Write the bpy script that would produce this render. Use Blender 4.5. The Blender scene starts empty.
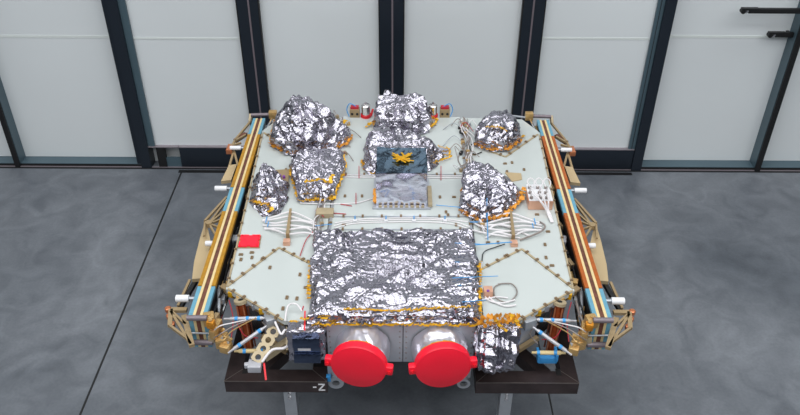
import bpy, bmesh, math, random
import numpy as np
from mathutils import Vector, Matrix, Euler

random.seed(7)
COL = bpy.context.scene.collection
# ------------------------------------------------------------------ camera
F_PX, CX, CY = 772.0, 400.0, 207.5
PITCH, ROLL = math.radians(35.2), math.radians(0.33)
H = 3.3
CAM = Vector((0, 0, H))
BASE = Matrix(((1, 0, 0), (0, math.sin(PITCH), -math.cos(PITCH)), (0, math.cos(PITCH), math.sin(PITCH))))
ROT = BASE @ Matrix.Rotation(ROLL, 3, 'Z')
if True:
    d = ROT.transposed() @ Vector((0, 0, -1))
    if d.x / -d.z > 0:
        ROT = BASE @ Matrix.Rotation(-ROLL, 3, 'Z')

def ray(px, py):
    return ROT @ Vector(((px - CX) / F_PX, -(py - CY) / F_PX, -1))

def P(px, py, z):
    """point of the place on the level z seen at a spot of the photograph"""
    r = ray(px, py); t = (z - H) / r.z
    return CAM + r * t

def Q(px, py, y):
    r = ray(px, py); t = y / r.y
    return CAM + r * t

def interp(pts, n):
    out = []
    m = len(pts)
    for i in range(m - 1):
        p0 = pts[max(i - 1, 0)]; p1 = pts[i]; p2 = pts[i + 1]; p3 = pts[min(i + 2, m - 1)]
        for k in range(n):
            t = k / n
            out.append(0.5 * ((2 * p1) + (p2 - p0) * t + (2 * p0 - 5 * p1 + 4 * p2 - p3) * t * t + (3 * p1 - p0 - 3 * p2 + p3) * t ** 3))
    out.append(pts[-1])
    return out

# ------------------------------------------------------------------ materials
def s2l(c):
    return tuple(((v / 255) / 12.92 if v / 255 <= 0.04045 else ((v / 255 + 0.055) / 1.055) ** 2.4) for v in c) + (1,)

def mat(name, rgb, rough=0.5, metal=0.0, noise=0.0, nscale=20, bump=0.0, bscale=60, spec=0.5, coat=0.0, vor=False, lin=False):
    m = bpy.data.materials.new(name); m.use_nodes = True
    nt = m.node_tree; b = nt.nodes['Principled BSDF']
    c = rgb if lin else s2l(rgb)
    b.inputs['Base Color'].default_value = c
    b.inputs['Roughness'].default_value = rough
    b.inputs['Metallic'].default_value = metal
    b.inputs['Specular IOR Level'].default_value = spec
    b.inputs['Coat Weight'].default_value = coat
    tc = nt.nodes.new('ShaderNodeTexCoord')
    nz = nt.nodes.new('ShaderNodeTexNoise'); nz.inputs['Scale'].default_value = nscale; nz.inputs['Detail'].default_value = 4
    nt.links.new(tc.outputs['Object'], nz.inputs['Vector'])
    rp = nt.nodes.new('ShaderNodeValToRGB')
    k = max(noise, 0.02)
    rp.color_ramp.elements[0].position = 0.3; rp.color_ramp.elements[1].position = 0.7
    rp.color_ramp.elements[0].color = tuple(v * (1 - k) for v in c[:3]) + (1,)
    rp.color_ramp.elements[1].color = tuple(min(1, v * (1 + k)) for v in c[:3]) + (1,)
    nt.links.new(nz.outputs['Fac'], rp.inputs['Fac']); nt.links.new(rp.outputs['Color'], b.inputs['Base Color'])
    if bump:
        bp = nt.nodes.new('ShaderNodeBump'); bp.inputs['Strength'].default_value = bump; bp.inputs['Distance'].default_value = 0.01
        if vor:
            v = nt.nodes.new('ShaderNodeTexVoronoi'); v.inputs['Scale'].default_value = bscale
            n2 = nt.nodes.new('ShaderNodeTexNoise'); n2.inputs['Scale'].default_value = bscale * 0.3
            mx = nt.nodes.new('ShaderNodeMixRGB'); mx.inputs['Fac'].default_value = 0.12
            nt.links.new(tc.outputs['Object'], n2.inputs['Vector'])
            nt.links.new(tc.outputs['Object'], mx.inputs[1]); nt.links.new(n2.outputs['Color'], mx.inputs[2])
            nt.links.new(mx.outputs[0], v.inputs['Vector'])
            nt.links.new(v.outputs['Distance'], bp.inputs['Height'])
        else:
            v = nt.nodes.new('ShaderNodeTexNoise'); v.inputs['Scale'].default_value = bscale; v.inputs['Detail'].default_value = 5
            nt.links.new(tc.outputs['Object'], v.inputs['Vector'])
            nt.links.new(v.outputs['Fac'], bp.inputs['Height'])
        nt.links.new(bp.outputs['Normal'], b.inputs['Normal'])
    return m

FOIL = mat('silver_foil', (174, 171, 181), 0.24, 1.0, 0.05, 12, 0.35, 38, vor=True)
FOILW = mat('white_silver_foil', (232, 230, 238), 0.3, 0.85, 0.03, 6, 0.3, 14)
FOILS = mat('smooth_foil', (212, 212, 226), 0.16, 1.0, 0.03, 6, 0.35, 14)
FOILB = mat('blue_grey_foil', (120, 142, 162), 0.2, 1.0, 0.05, 6, 0.12, 8)
FOILD = mat('dark_blue_foil', (88, 98, 120), 0.14, 1.0, 0.1, 10, 0.3, 20)
KAPT = mat('amber_tape', (222, 168, 30), 0.35, 0.35, 0.25, 60, 0.2, 80)
KAPO = mat('orange_tape', (200, 132, 34), 0.35, 0.35, 0.3, 60, 0.2, 80)
DECK = mat('radiator_white', (186, 192, 190), 0.16, 0.0, 0.02, 3, spec=0.6)
DECKE = mat('panel_edge_tan', (176, 160, 130), 0.5, 0.2, 0.1)
WHITE = mat('white_paint', (225, 225, 228), 0.45, 0, 0.03)
CABLE = mat('white_cable', (222, 218, 220), 0.45, 0, 0.04)
GCABLE = mat('grey_cable', (140, 130, 125), 0.5, 0.1, 0.2, 40)
TAN = mat('tan_composite', (160, 138, 104), 0.45, 0.25, 0.06, 8)
TANP = mat('tan_plate', (204, 180, 140), 0.4, 0.4, 0.05, 5)
CREAM = mat('cream_edge', (214, 192, 142), 0.55, 0, 0.06, 30)
BROWN = mat('brown_core', (104, 62, 48), 0.5, 0.1, 0.35, 35)
GOLD = mat('gold_edge_tape', (180, 130, 34), 0.4, 0.25, 0.15, 40)
ORNG = mat('copper_edge_tape', (176, 92, 34), 0.4, 0.25, 0.15, 40)
TEAL = mat('blue_edge', (96, 150, 172), 0.5, 0, 0.08, 30)
CLIPM = mat('clip_bronze', (140, 118, 92), 0.45, 0.4, 0.1)
GFIT = mat('gold_fitting', (200, 164, 108), 0.35, 0.6, 0.15, 30)
COPPER = mat('copper_tube', (190, 92, 50), 0.3, 0.8, 0.25, 40)
STRUT = mat('strut_white', (184, 184, 190), 0.35, 0.3, 0.05, 20)
PADC = mat('copper_pad', (196, 122, 84), 0.35, 0.6, 0.15, 30)
COPB = mat('copper_box', (226, 176, 150), 0.35, 0.5, 0.06, 20)
ALU = mat('aluminium', (172, 176, 182), 0.38, 0.6, 0.06, 20)
ALUW = mat('front_panel_metal', (176, 180, 188), 0.4, 0.35, 0.03, 10)
SILV = mat('polished_silver', (215, 212, 212), 0.16, 1.0, 0.05, 20)
MAUVE = mat('mauve_rod', (122, 112, 118), 0.45, 0.3, 0.06)
BLACK = mat('black_plastic', (18, 18, 20), 0.5, 0, 0.1)
DKFOIL = mat('dark_kapton', (60, 54, 52), 0.35, 0.5, 0.3, 30, 0.5, 40)
RED = mat('red_cover', (248, 24, 52), 0.42, 0, 0.03, 8)
REDL = mat('red_lacquer', (214, 20, 36), 0.35, 0, 0.1, 30)
CRIM = mat('crimson_wire', (176, 30, 50), 0.5, 0, 0.05)
BLUE = mat('blue_tie', (60, 150, 215), 0.45, 0, 0.05)
PURP = mat('purple_cap', (130, 70, 160), 0.4, 0.2, 0.05)
STEEL = mat('mill_scale_steel', (62, 52, 52), 0.42, 0.45, 0.35, 9, 0.15, 40)
WELD = mat('bare_steel_edge', (120, 112, 108), 0.4, 0.7, 0.1)
FRAME = mat('blue_black_frame', (29, 37, 47), 0.4, 0.2, 0.04, 5)
FRAMT = mat('teal_grey_frame', (76, 96, 106), 0.38, 0.2, 0.05, 5)
SILL = mat('sill_metal', (150, 142, 148), 0.4, 0.5, 0.05)
LINE = mat('white_film', (216, 222, 220), 0.5, 0, 0.02)

def glass_mat():
    m = mat('frosted_glass', (217, 222, 224), 0.07, 0, 0.03, 0.8, spec=0.5)
    nt = m.node_tree; b = nt.nodes['Principled BSDF']
    return m
GLASS = glass_mat()

def floor_mat():
    m = bpy.data.materials.new('polished_concrete'); m.use_nodes = True
    nt = m.node_tree; b = nt.nodes['Principled BSDF']; L = nt.links.new
    tc = nt.nodes.new('ShaderNodeTexCoord')
    mp = nt.nodes.new('ShaderNodeMapping'); L(tc.outputs['Object'], mp.inputs[0])
    def noise(s, det, dist=0.0):
        n = nt.nodes.new('ShaderNodeTexNoise'); n.inputs['Scale'].default_value = s; n.inputs['Detail'].default_value = det
        n.inputs['Distortion'].default_value = dist; L(mp.outputs[0], n.inputs['Vector']); return n
    a = noise(0.9, 8, 0.6); c = noise(5, 10, 1.2); e = noise(60, 4)
    r1 = nt.nodes.new('ShaderNodeValToRGB'); L(a.outputs['Fac'], r1.inputs[0])
    r1.color_ramp.elements[0].position = 0.28; r1.color_ramp.elements[0].color = s2l((80, 85, 92))
    r1.color_ramp.elements[1].position = 0.72; r1.color_ramp.elements[1].color = s2l((116, 120, 126))
    r2 = nt.nodes.new('ShaderNodeValToRGB'); L(c.outputs['Fac'], r2.inputs[0])
    r2.color_ramp.elements[0].position = 0.25; r2.color_ramp.elements[0].color = (0.68, 0.69, 0.71, 1)
    r2.color_ramp.elements[1].position = 0.7; r2.color_ramp.elements[1].color = (1.14, 1.14, 1.14, 1)
    r3 = nt.nodes.new('ShaderNodeValToRGB'); L(e.outputs['Fac'], r3.inputs[0])
    r3.color_ramp.elements[0].position = 0.2; r3.color_ramp.elements[0].color = (0.88, 0.88, 0.88, 1)
    r3.color_ramp.elements[1].position = 0.75; r3.color_ramp.elements[1].color = (1.08, 1.08, 1.08, 1)
    m1 = nt.nodes.new('ShaderNodeMixRGB'); m1.blend_type = 'MULTIPLY'; m1.inputs[0].default_value = 1
    L(r1.outputs[0], m1.inputs[1]); L(r2.outputs[0], m1.inputs[2])
    m2 = nt.nodes.new('ShaderNodeMixRGB'); m2.blend_type = 'MULTIPLY'; m2.inputs[0].default_value = 1
    L(m1.outputs[0], m2.inputs[1]); L(r3.outputs[0], m2.inputs[2])
    L(m2.outputs[0], b.inputs['Base Color'])
    rr = nt.nodes.new('ShaderNodeMapRange'); L(c.outputs['Fac'], rr.inputs[0]); rr.inputs[3].default_value = 0.28; rr.inputs[4].default_value = 0.5
    L(rr.outputs[0], b.inputs['Roughness'])
    bp = nt.nodes.new('ShaderNodeBump'); bp.inputs['Strength'].default_value = 0.05; L(e.outputs['Fac'], bp.inputs['Height']); L(bp.outputs[0], b.inputs['Normal'])
    return m
CONC = floor_mat()

# ------------------------------------------------------------------ mesh builder
class MB:
    def __init__(self):
        self.bm = bmesh.new()
    def poly(self, vs):
        v = [self.bm.verts.new(p) for p in vs]
        return self.bm.faces.new(v)
    def hexa(self, lo, hi):
        """lo, hi: matching rings of points, bottom and top"""
        n = len(lo)
        a = [self.bm.verts.new(p) for p in lo]; b = [self.bm.verts.new(p) for p in hi]
        self.bm.faces.new(a[::-1]); self.bm.faces.new(b)
        for i in range(n):
            j = (i + 1) % n
            self.bm.faces.new((a[i], a[j], b[j], b[i]))
        return self
    def prism(self, pts, z0, z1):
        return self.hexa([Vector((p[0], p[1], z0)) for p in pts], [Vector((p[0], p[1], z1)) for p in pts])
    def box(self, x0, x1, y0, y1, z0, z1):
        return self.prism([(x0, y0), (x1, y0), (x1, y1), (x0, y1)], z0, z1)
    def cbox(self, c, sx, sy, sz, rz=0.0, rot=None):
        R = rot if rot is not None else Matrix.Rotation(rz, 3, 'Z')
        c = Vector(c)
        q = [(-1, -1), (1, -1), (1, 1), (-1, 1)]
        return self.hexa([c + R @ Vector((a * sx / 2, b * sy / 2, -sz / 2)) for a, b in q],
                         [c + R @ Vector((a * sx / 2, b * sy / 2, sz / 2)) for a, b in q])
    def bar(self, a, b, w, h, up=Vector((0, 0, 1))):
        a = Vector(a); b = Vector(b); d = (b - a).normalized()
        s = d.cross(up)
        if s.length < 1e-4: s = d.cross(Vector((1, 0, 0)))
        s.normalize(); u = s.cross(d)
        def ring(p): return [p - s * w / 2 - u * h / 2, p + s * w / 2 - u * h / 2, p + s * w / 2 + u * h / 2, p - s * w / 2 + u * h / 2]
        return self.hexa(ring(a), ring(b))
    def tube(self, pts, r, n=8, caps=True):
        pts = [Vector(p) for p in pts]
        rs = r if isinstance(r, (list, tuple)) else [r] * len(pts)
        prev = None; rings = []
        for i, p in enumerate(pts):
            d = (pts[min(i + 1, len(pts) - 1)] - pts[max(i - 1, 0)])
            if d.length < 1e-9: d = Vector((0, 0, 1))
            d.normalize()
            if prev is None:
                s = d.cross(Vector((0, 0, 1)))
                if s.length < 1e-3: s = d.cross(Vector((1, 0, 0)))
            else:
                s = prev - d * prev.dot(d)
                if s.length < 1e-4: s = d.orthogonal()
            s.normalize(); prev = s; u = d.cross(s)
            rings.append([self.bm.verts.new(p + (s * math.cos(2 * math.pi * k / n) + u * math.sin(2 * math.pi * k / n)) * rs[i]) for k in range(n)])
        for a, b in zip(rings, rings[1:]):
            for k in range(n):
                f = self.bm.faces.new((a[k], a[(k + 1) % n], b[(k + 1) % n], b[k])); f.smooth = True
        if caps:
            self.bm.faces.new(rings[0][::-1]); self.bm.faces.new(rings[-1])
        return self
    def lathe(self, c, axis, prof, n=24, x=None):
        """prof: list of (distance along axis, radius)"""
        c = Vector(c); d = Vector(axis).normalized()
        s = d.orthogonal().normalized(); u = d.cross(s)
        rings = []
        for t, r in prof:
            rings.append([self.bm.verts.new(c + d * t + (s * math.cos(2 * math.pi * k / n) + u * math.sin(2 * math.pi * k / n)) * r) for k in range(n)])
        for a, b in zip(rings, rings[1:]):
            for k in range(n):
                f = self.bm.faces.new((a[k], a[(k + 1) % n], b[(k + 1) % n], b[k])); f.smooth = n > 10
        self.bm.faces.new(rings[0][::-1]); self.bm.faces.new(rings[-1])
        return self
    def build(self, name, m, parent=None, off=None, label=None, sharp=True, bevel=0.0):
        bmesh.ops.recalc_face_normals(self.bm, faces=self.bm.faces)
        if bevel:
            es = [e for e in self.bm.edges if len(e.link_faces) == 2 and e.calc_face_angle(0) > 0.6]
            bmesh.ops.bevel(self.bm, geom=es, offset=bevel, segments=2, affect='EDGES', profile=0.6)
        me = bpy.data.meshes.new(name)
        if off is None:
            off = root_of(parent)
        bmesh.ops.translate(self.bm, verts=self.bm.verts, vec=-off)
        self.bm.to_mesh(me); self.bm.free()
        o = bpy.data.objects.new(name, me); me.materials.append(m)
        COL.objects.link(o)
        if sharp:
            try: me.set_sharp_from_angle(angle=math.radians(38))
            except Exception: pass
        if parent is not None: o.parent = parent
        else: o.location = off
        if label: o['label'] = label
        return o

def root_of(o):
    v = Vector((0, 0, 0))
    while o is not None:
        v += o.location; o = o.parent
    return v

def thing(name, loc, label, cat, group=None):
    o = bpy.data.objects.new(name, None); COL.objects.link(o); o.location = loc
    o['label'] = label; o['category'] = cat
    if group: o['group'] = group
    return o

def struct(o):
    o['kind'] = 'structure'; return o

# ------------------------------------------------------------------ foil
def crumple_field(p, freq, seed, n=5):
    rng = np.random.RandomState(seed)
    w = np.zeros_like(p)
    for i in range(3):
        d = rng.normal(size=3); d /= np.linalg.norm(d)
        w += 0.22 / freq * np.sin((p @ d)[:, None] * freq * 2.2 + rng.rand(3) * 6.28)
    q = p + w
    t = np.zeros(len(p))
    for i in range(n):
        d = rng.normal(size=3); d /= np.linalg.norm(d)
        f = freq * (2 ** rng.uniform(0, 1.7))
        x = (q @ d) * f + rng.rand()
        tri = np.abs((x - np.floor(x)) * 2 - 1) - 0.5
        d2 = rng.normal(size=3); d2 /= np.linalg.norm(d2)
        mod = 0.5 + 0.5 * np.sin((p @ d2) * freq * 2.0 + rng.rand() * 6.28)
        t += tri / f * freq * (0.35 + 1.0 * mod)
    return t / math.sqrt(n)

def foil_mesh(name, rings, m, parent, amp=0.014, freq=9.0, step=0.011, seed=1, dome=0.0, closed_top=True, smooth=False, label=None, pleat=0.0, hem=0.35):
    step *= 0.75
    """rings: list of point rings (same count) from the hem to the top; crumpled sheet draped over them"""
    npts = len(rings[0])
    per = []
    for i in range(npts):
        j = (i + 1) % npts
        l = max((r[j] - r[i]).length for r in rings)
        per.append(max(1, int(round(l / step))))
    def fine(r):
        out = []
        for i in range(npts):
            j = (i + 1) % npts
            for k in range(per[i]):
                out.append(r[i].lerp(r[j], k / per[i]))
        return out
    fr = [fine(r) for r in rings]
    full = [fr[0]]; lev = [0.0]
    for a, b in zip(fr, fr[1:]):
        l = max((x - y).length for x, y in zip(a, b)); k = max(1, int(round(l / step)))
        for i in range(1, k + 1):
            full.append([x.lerp(y, i / k) for x, y in zip(a, b)]); lev.append(1.0)
    if closed_top:
        top = full[-1]; c = sum(top, Vector()) / len(top)
        rad = max((x - c).length for x in top); k = max(2, int(round(rad / step)))
        for i in range(1, k):
            s = 1 - i / k
            full.append([c + (x - c) * s + Vector((0, 0, dome * (1 - s * s))) for x in top]); lev.append(1.0)
    n = len(full[0])
    co = np.array([tuple(v) for r in full for v in r])
    bm = bmesh.new()
    vs = [bm.verts.new(v) for v in co]
    for i in range(len(full) - 1):
        for k in range(n):
            bm.faces.new((vs[i * n + k], vs[i * n + (k + 1) % n], vs[(i + 1) * n + (k + 1) % n], vs[(i + 1) * n + k]))
    if closed_top:
        vc = bm.verts.new(sum(top, Vector()) / n + Vector((0, 0, dome)))
        for k in range(n):
            bm.faces.new((vs[(len(full) - 1) * n + k], vs[(len(full) - 1) * n + (k + 1) % n], vc))
    bmesh.ops.recalc_face_normals(bm, faces=bm.faces)
    bm.normal_update(); bm.verts.ensure_lookup_table()
    co = np.array([tuple(v.co) for v in bm.verts]); no = np.array([tuple(v.normal) for v in bm.verts])
    f = crumple_field(co, freq, seed) * amp * 2.6
    f2 = crumple_field(co + 3.3, freq * 2.6, seed + 50, 6) * amp * 0.7
    if not smooth: f = f + crumple_field(co + 1.7, freq * 0.45, seed + 31, 4) * amp * (2.2 if pleat == 0 else .9)
    w = np.ones(len(co)); w[:n] = hem
    rng = np.random.RandomState(seed + 9)
    jit = rng.normal(size=co.shape) * amp * 0.03
    if pleat:
        # hanging folds that run from the top down to the hem
        th = np.arange(n) / n; pl = np.zeros(n)
        for q in range(5):
            fr_ = rng.randint(4, 15); ph = rng.rand(); x_ = th * fr_ + ph + 0.12 * np.sin(th * 6.283 * rng.randint(2, 5) + rng.rand() * 6)
            pl += (np.abs((x_ - np.floor(x_)) * 2 - 1) - 0.5) * rng.uniform(.5, 1)
        nr = len(full); 
        for i_ in range(nr):
            u = i_ / max(1, nr - 1); g = pleat * math.sin(math.pi * min(1, 0.25 + u * .75)) 
            f[i_ * n:(i_ + 1) * n] += pl * g
    side = crumple_field(co + 8.1, freq * 1.5, seed + 77) * amp * 1.3
    side2 = crumple_field(co + 5.1, freq * 1.5, seed + 78) * amp * 1.3
    co = co + no * ((f + f2) * w)[:, None] + jit * w[:, None]
    co[:, 0] += side * w; co[:, 1] += side2 * w
    for i, v in enumerate(bm.verts):
        v.co = Vector(co[i])
    for fc in bm.faces:
        fc.smooth = True
    me = bpy.data.meshes.new(name)
    off = root_of(parent)
    # triangulate so that every crease is a facet of its own
    bmesh.ops.triangulate(bm, faces=bm.faces, quad_method='SHORT_EDGE')
    bmesh.ops.translate(bm, verts=bm.verts, vec=-off)
    bm.to_mesh(me); bm.free()
    o = bpy.data.objects.new(name, me); me.materials.append(m); COL.objects.link(o); o.parent = parent
    me.set_sharp_from_angle(angle=math.radians(24 if smooth else 17))
    if label: o['label'] = label
    o['_x'] = 0; del o['_x']
    return o

def tape_line(name, pts, m, parent, w=0.018, seed=0, gap=0.2, lift=0.003, ragged=0.5, step=0.018, tall=None):
    step *= .6
    """ragged pieces of adhesive tape laid along a line (one part)"""
    rng = random.Random(seed)
    mb = MB()
    for a, b in zip(pts, pts[1:]):
        L = (b - a).length; k = max(1, int(L / step)); d = (b - a).normalized()
        s = d.cross(Vector((0, 0, 1))).normalized() if abs(d.z) < 0.95 else Vector((1, 0, 0))
        for i in range(k):
            c = a.lerp(b, (i + 0.5) / k) + s * rng.uniform(-1, 1) * w * ragged * 0.6
            ww = w * rng.uniform(0.5, 1.2); ll = L / k * rng.uniform(0.8, 1.6)
            ang = rng.uniform(-0.6, 0.6) * ragged
            q = Matrix.Rotation(ang, 3, 'Z'); dd = q @ d; ss = q @ s
            z = Vector((0, 0, lift + rng.uniform(0, 0.004)))
            tl = Vector((0, 0, rng.uniform(-0.006, 0.012)))
            lo = [c - dd * ll / 2 - ss * ww / 2, c + dd * ll / 2 - ss * ww / 2 + tl, c + dd * ll / 2 + ss * ww / 2 + tl, c - dd * ll / 2 + ss * ww / 2]
            mb.hexa([v + z for v in lo], [v + z + Vector((0, 0, 0.0015)) for v in lo])
    return mb.build(name, m, parent)

# ================================================================== SETTING
YW = P(400, 168.2, 0).y          # face of the glass wall
HD = 0.95                      # level of the radiator deck
def wx(px, py, dy=0.0): return Q(px, py, YW + dy).x

fl = MB(); fl.box(-9, 9, -8, YW + 0.6, -0.1, 0)
struct(fl.build('floor', CONC))
def floor_line(name, p0, p1, w=0.012):
    a = P(*p0, 0); b = P(*p1, 0); d = (b - a); a = a - d * 0.0; b = b + d * 3
    mb = MB(); mb.bar(Vector((a.x, a.y, 0.0)), Vector((b.x, b.y, 0.0)), w, 0.003)
    struct(mb.build(name, BLACK))
floor_line('trim_1', (182, 171), (80, 415))
floor_line('trim_2', (508, 190), (553, 415), 0.008)

# glass wall bays
ZT = 4.3
GREC = 0.10
def vbox(x0, x1, y0, y1, z0, z1, name, m, parent=None, bevel=0.0):
    mb = MB(); mb.box(x0, x1, y0, y1, z0, z1); return mb.build(name, m, parent, bevel=bevel)

xA0, xA1 = wx(13.5, 157), wx(18.5, 157)
xB0, xB1 = wx(140.5, 157), wx(150.5, 157)
xC0, xC1 = wx(250, 113), wx(270, 113)
xM0, xM1 = wx(380, 95), wx(403.3, 95)
xD0, xD1 = wx(511.8, 115), wx(532.3, 114)
xE0, xE1 = wx(633, 157), wx(642.8, 157)
xF0, xF1 = wx(757.8, 157), wx(763, 157)
bays = [(-5.2, xA0, 0), (xA1, xB0, 0), (xB1, xC0, 1), (xC1, xM0, 1), (xM1, xD0, 1), (xD1, xE0, 1), (xE1, xF0, 0), (xF1, 5.2, 0)]
ni = di = 0
FT = 0.012
for i, (x0, x1, door) in enumerate(bays):
    if not door:
        ni += 1
        w = vbox(x0, x1, YW + GREC, YW + GREC + 0.012, 0.03, ZT, 'window_%d' % ni, GLASS)
        struct(w)
        vbox(x0, x1, YW, YW + GREC + 0.02, 0.0, 0.028, 'bottom_rail', FRAMT, w)
        vbox(x0, x1, YW - 0.002, YW, 0.0, 0.024, 'unlit_front', BLACK, w)  # black skin paints the rail's front as unlit against its lit top
        yl = Q(60 if i < 4 else 700, 36.5, YW + GREC).z
        vbox(x0, x1, YW + GREC - 0.002, YW + GREC, yl - 0.010, yl + 0.010, 'marking_strip', LINE, w)
        win = w
    else:
        di += 1
        r = 0.02
        w = vbox(x0 + 0.002, x1 - 0.002, YW + r, YW + r + 0.012, 0.19, ZT, 'door_%d' % di, GLASS)
        struct(w)
        a, b = x0, x1
        if i == 2: a = wx(181, 160)
        vbox(a + 0.003, b - 0.003, YW - 0.012, YW + 0.03, 0.012, 0.184, 'kick_plate', FRAME, w, 0.002)
        vbox(a + 0.003, b - 0.003, YW - 0.012, YW + 0.03, 0.1845, 0.191, 'plate_edge', SILL, w)
        if i in (2, 5):
            yl = Q(200 if i < 4 else 600, 38.5, YW + r).z
            vbox(x0 + 0.003, x1 - 0.003, YW + r - 0.002, YW + r, yl - 0.008, yl + 0.008, 'marking_strip', LINE, w)
        if i == 2:
            # pivot foot of the door leaf beside the post
            vbox(wx(158.5, 160), wx(166.5, 160), YW - 0.01, YW + 0.03, 0.004, 0.186, 'pivot_post', BLACK, w)
            vbox(xB1, a, YW - 0.012, YW + 0.03, 0.1845, 0.191, 'plate_edge', SILL, w)
            vbox(wx(166.5, 160), a, YW + 0.0, YW + 0.02, 0.0, 0.085, 'pivot_box', FRAMT, w)
            vbox(xB1, a, YW + 0.09, YW + 0.10, 0.0, 0.188, 'rear_pane', GLASS, w)

# mullions
def mullion(k, x0, x1, seam=None, m=FRAME, side=None):
    o = struct(vbox(x0, x1, YW - 0.02, YW + GREC + 0.03, 0, ZT, 'trim_%d' % k, m))
    if seam:
        c = (x0 + x1) / 2
        vbox(c + seam - 0.006, c + seam + 0.006, YW - 0.0225, YW - 0.0195, 0.01, ZT, 'seam_strip', MAUVE, o)
        for s in (-1, 1):
            xe = x0 if s < 0 else x1
            vbox(xe - 0.004, xe + 0.004, YW - 0.021, YW + 0.03, 0.01, ZT, 'edge_gasket', BLACK, o)
    return o
mullion(3, xA0, xA1, m=BLACK)
vbox(xA1, xA1 + 0.004, YW - 0.005, YW + GREC, 0.028, ZT, 'trim_4', FRAMT)['kind'] = 'structure'
b_ = mullion(5, xB0, xB1)
vbox(xB0 - 0.035, xB0, YW + 0.0, YW + GREC, 0.028, ZT, 'side_bead', FRAME, b_)
vbox(xB1, xB1 + 0.052, YW - 0.002, YW + 0.015, 0.193, ZT, 'door_edge', FRAMT, b_)
mullion(6, xC0, xC1, seam=0.008)
mullion(7, xM0, xM1, seam=0.006)
mullion(8, xD0, xD1, seam=-0.004)
e_ = mullion(9, xE0, xE1)
vbox(xE0 - 0.050, xE0, YW - 0.002, YW + 0.015, 0.012, ZT, 'door_edge', FRAMT, e_)
vbox(xE0 - 0.028, xE0 - 0.024, YW - 0.004, YW - 0.002, 0.012, ZT, 'hinge_line', BLACK, e_)
mullion(10, xF0, xF1, m=BLACK)
vbox(xF0 - 0.004, xF0, YW - 0.005, YW + GREC, 0.028, ZT, 'trim_11', FRAMT)['kind'] = 'structure'
# sill and door track in the floor
struct(vbox(-5.2, 5.2, YW - 0.016, YW - 0.004, 0.0, 0.006, 'trim_12', SILL))
struct(vbox(-5.2, 5.2, YW - 0.034, YW - 0.018, 0.0, 0.003, 'trim_13', BLACK))
struct(vbox(wx(181, 168), wx(630, 168), YW - 0.085, YW - 0.05, 0.0, 0.004, 'trim_14', BLACK))
struct(vbox(-5.2, 5.2, YW - 0.05, YW + 0.15, ZT, ZT + 0.5, 'trim_15', FRAME))

# lever-shaped pull bars on the right-hand glass
def pull(px0, py, px1, lift):
    a = Q(px0, py, YW - lift); b = Q(px1, py, YW - lift); b.z = a.z
    mb = MB(); mb.bar(a + Vector((0.05, 0, 0)), b, 0.03, 0.034)
    mb.bar(a + Vector((0.0, 0, 0.014)), a + Vector((0.12, 0, 0.014)), 0.034, 0.012)
    h = mb.build('pull_handle', BLACK, win, bevel=0.003)
    m2 = MB(); m2.lathe(a + Vector((0.014, 0.02, -0.004)), (0, -1, 0), [(0, 0.017), (0.035, 0.017)], 16)
    m2.build('handle_pivot', BLACK, h)
    m3 = MB(); m3.bar(a + Vector((0.03, 0.0, -0.014)), a + Vector((0.044, 0.0, 0.006)), 0.036, 0.01)
    m3.build('bright_clip', SILV, h)
    for xx in (b.x - 0.05,):
        m4 = MB(); m4.bar(Vector((xx, a.y, a.z)), Vector((xx, YW + GREC + 0.001, a.z)), 0.02, 0.02); m4.build('standoff', BLACK, h)
pull(741, 10.5, 830, 0.03)
pull(768, 34.5, 797, -0.045)

# hall around: side walls, back wall, ceiling (outside the frame, seen in the reflections)
HALL = mat('hall_wall', (84, 86, 92), 0.7, 0, 0.05, 0.5)
CEIL = mat('hall_ceiling', (28, 30, 34), 0.8, 0, 0.1, 1)
struct(vbox(-9.2, -9, -8, YW + 0.6, 0, 7, 'wall_left', HALL))
struct(vbox(9, 9.2, -8, YW + 0.6, 0, 7, 'wall_right', HALL))
struct(vbox(-9.2, 9.2, -8.2, -8, 0, 7, 'wall_front', HALL))
struct(vbox(-9, 9, YW + 0.6, YW + 0.8, 0, 7, 'wall_back', HALL))
struct(vbox(-9.2, 9.2, -8.2, YW + 0.8, 7, 7.2, 'ceiling', CEIL))

def area(name, loc, sx, sy, power, target=None, col=(1, 1, 1)):
    l = bpy.data.lights.new(name, 'AREA'); l.shape = 'RECTANGLE'; l.size = sx; l.size_y = sy; l.energy = power; l.color = col
    o = bpy.data.objects.new(name, l); COL.objects.link(o); o.location = loc
    if target is not None:
        o.rotation_euler = (Vector(target) - Vector(loc)).to_track_quat('-Z', 'Y').to_euler()
    return o
for ix in range(-2, 3):
    for iy in range(4):
        area('ceiling_lamp', (ix * 3.0, -5.5 + iy * 3.0, 6.9), 2.3, 2.1, 76, col=(0.97, 0.99, 1.0))

w = bpy.data.worlds.new('hall_air'); bpy.context.scene.world = w; w.use_nodes = True
w.node_tree.nodes['Background'].inputs[0].default_value = (0.6, 0.64, 0.7, 1)
w.node_tree.nodes['Background'].inputs[1].default_value = 0.25

# ================================================================== SATELLITE
XM = P(400.5, 230, HD).x
SAT = thing('satellite', Vector((XM, 3.35, 0.68)),
            'large satellite with white deck, silver foil blankets and folded solar arrays, on a steel stand', 'satellite')
def D(px, py, dz=0.0): return P(px, py, HD + dz)
def S(side):
    """mapper for hardware that both long sides carry: photo spot of the left side, mirrored for side=+1"""
    def f(px, py, z=HD):
        p = P(px, py, z)
        if side > 0: p = Vector((2 * XM - p.x, p.y, p.z))
        return p
    return f

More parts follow.
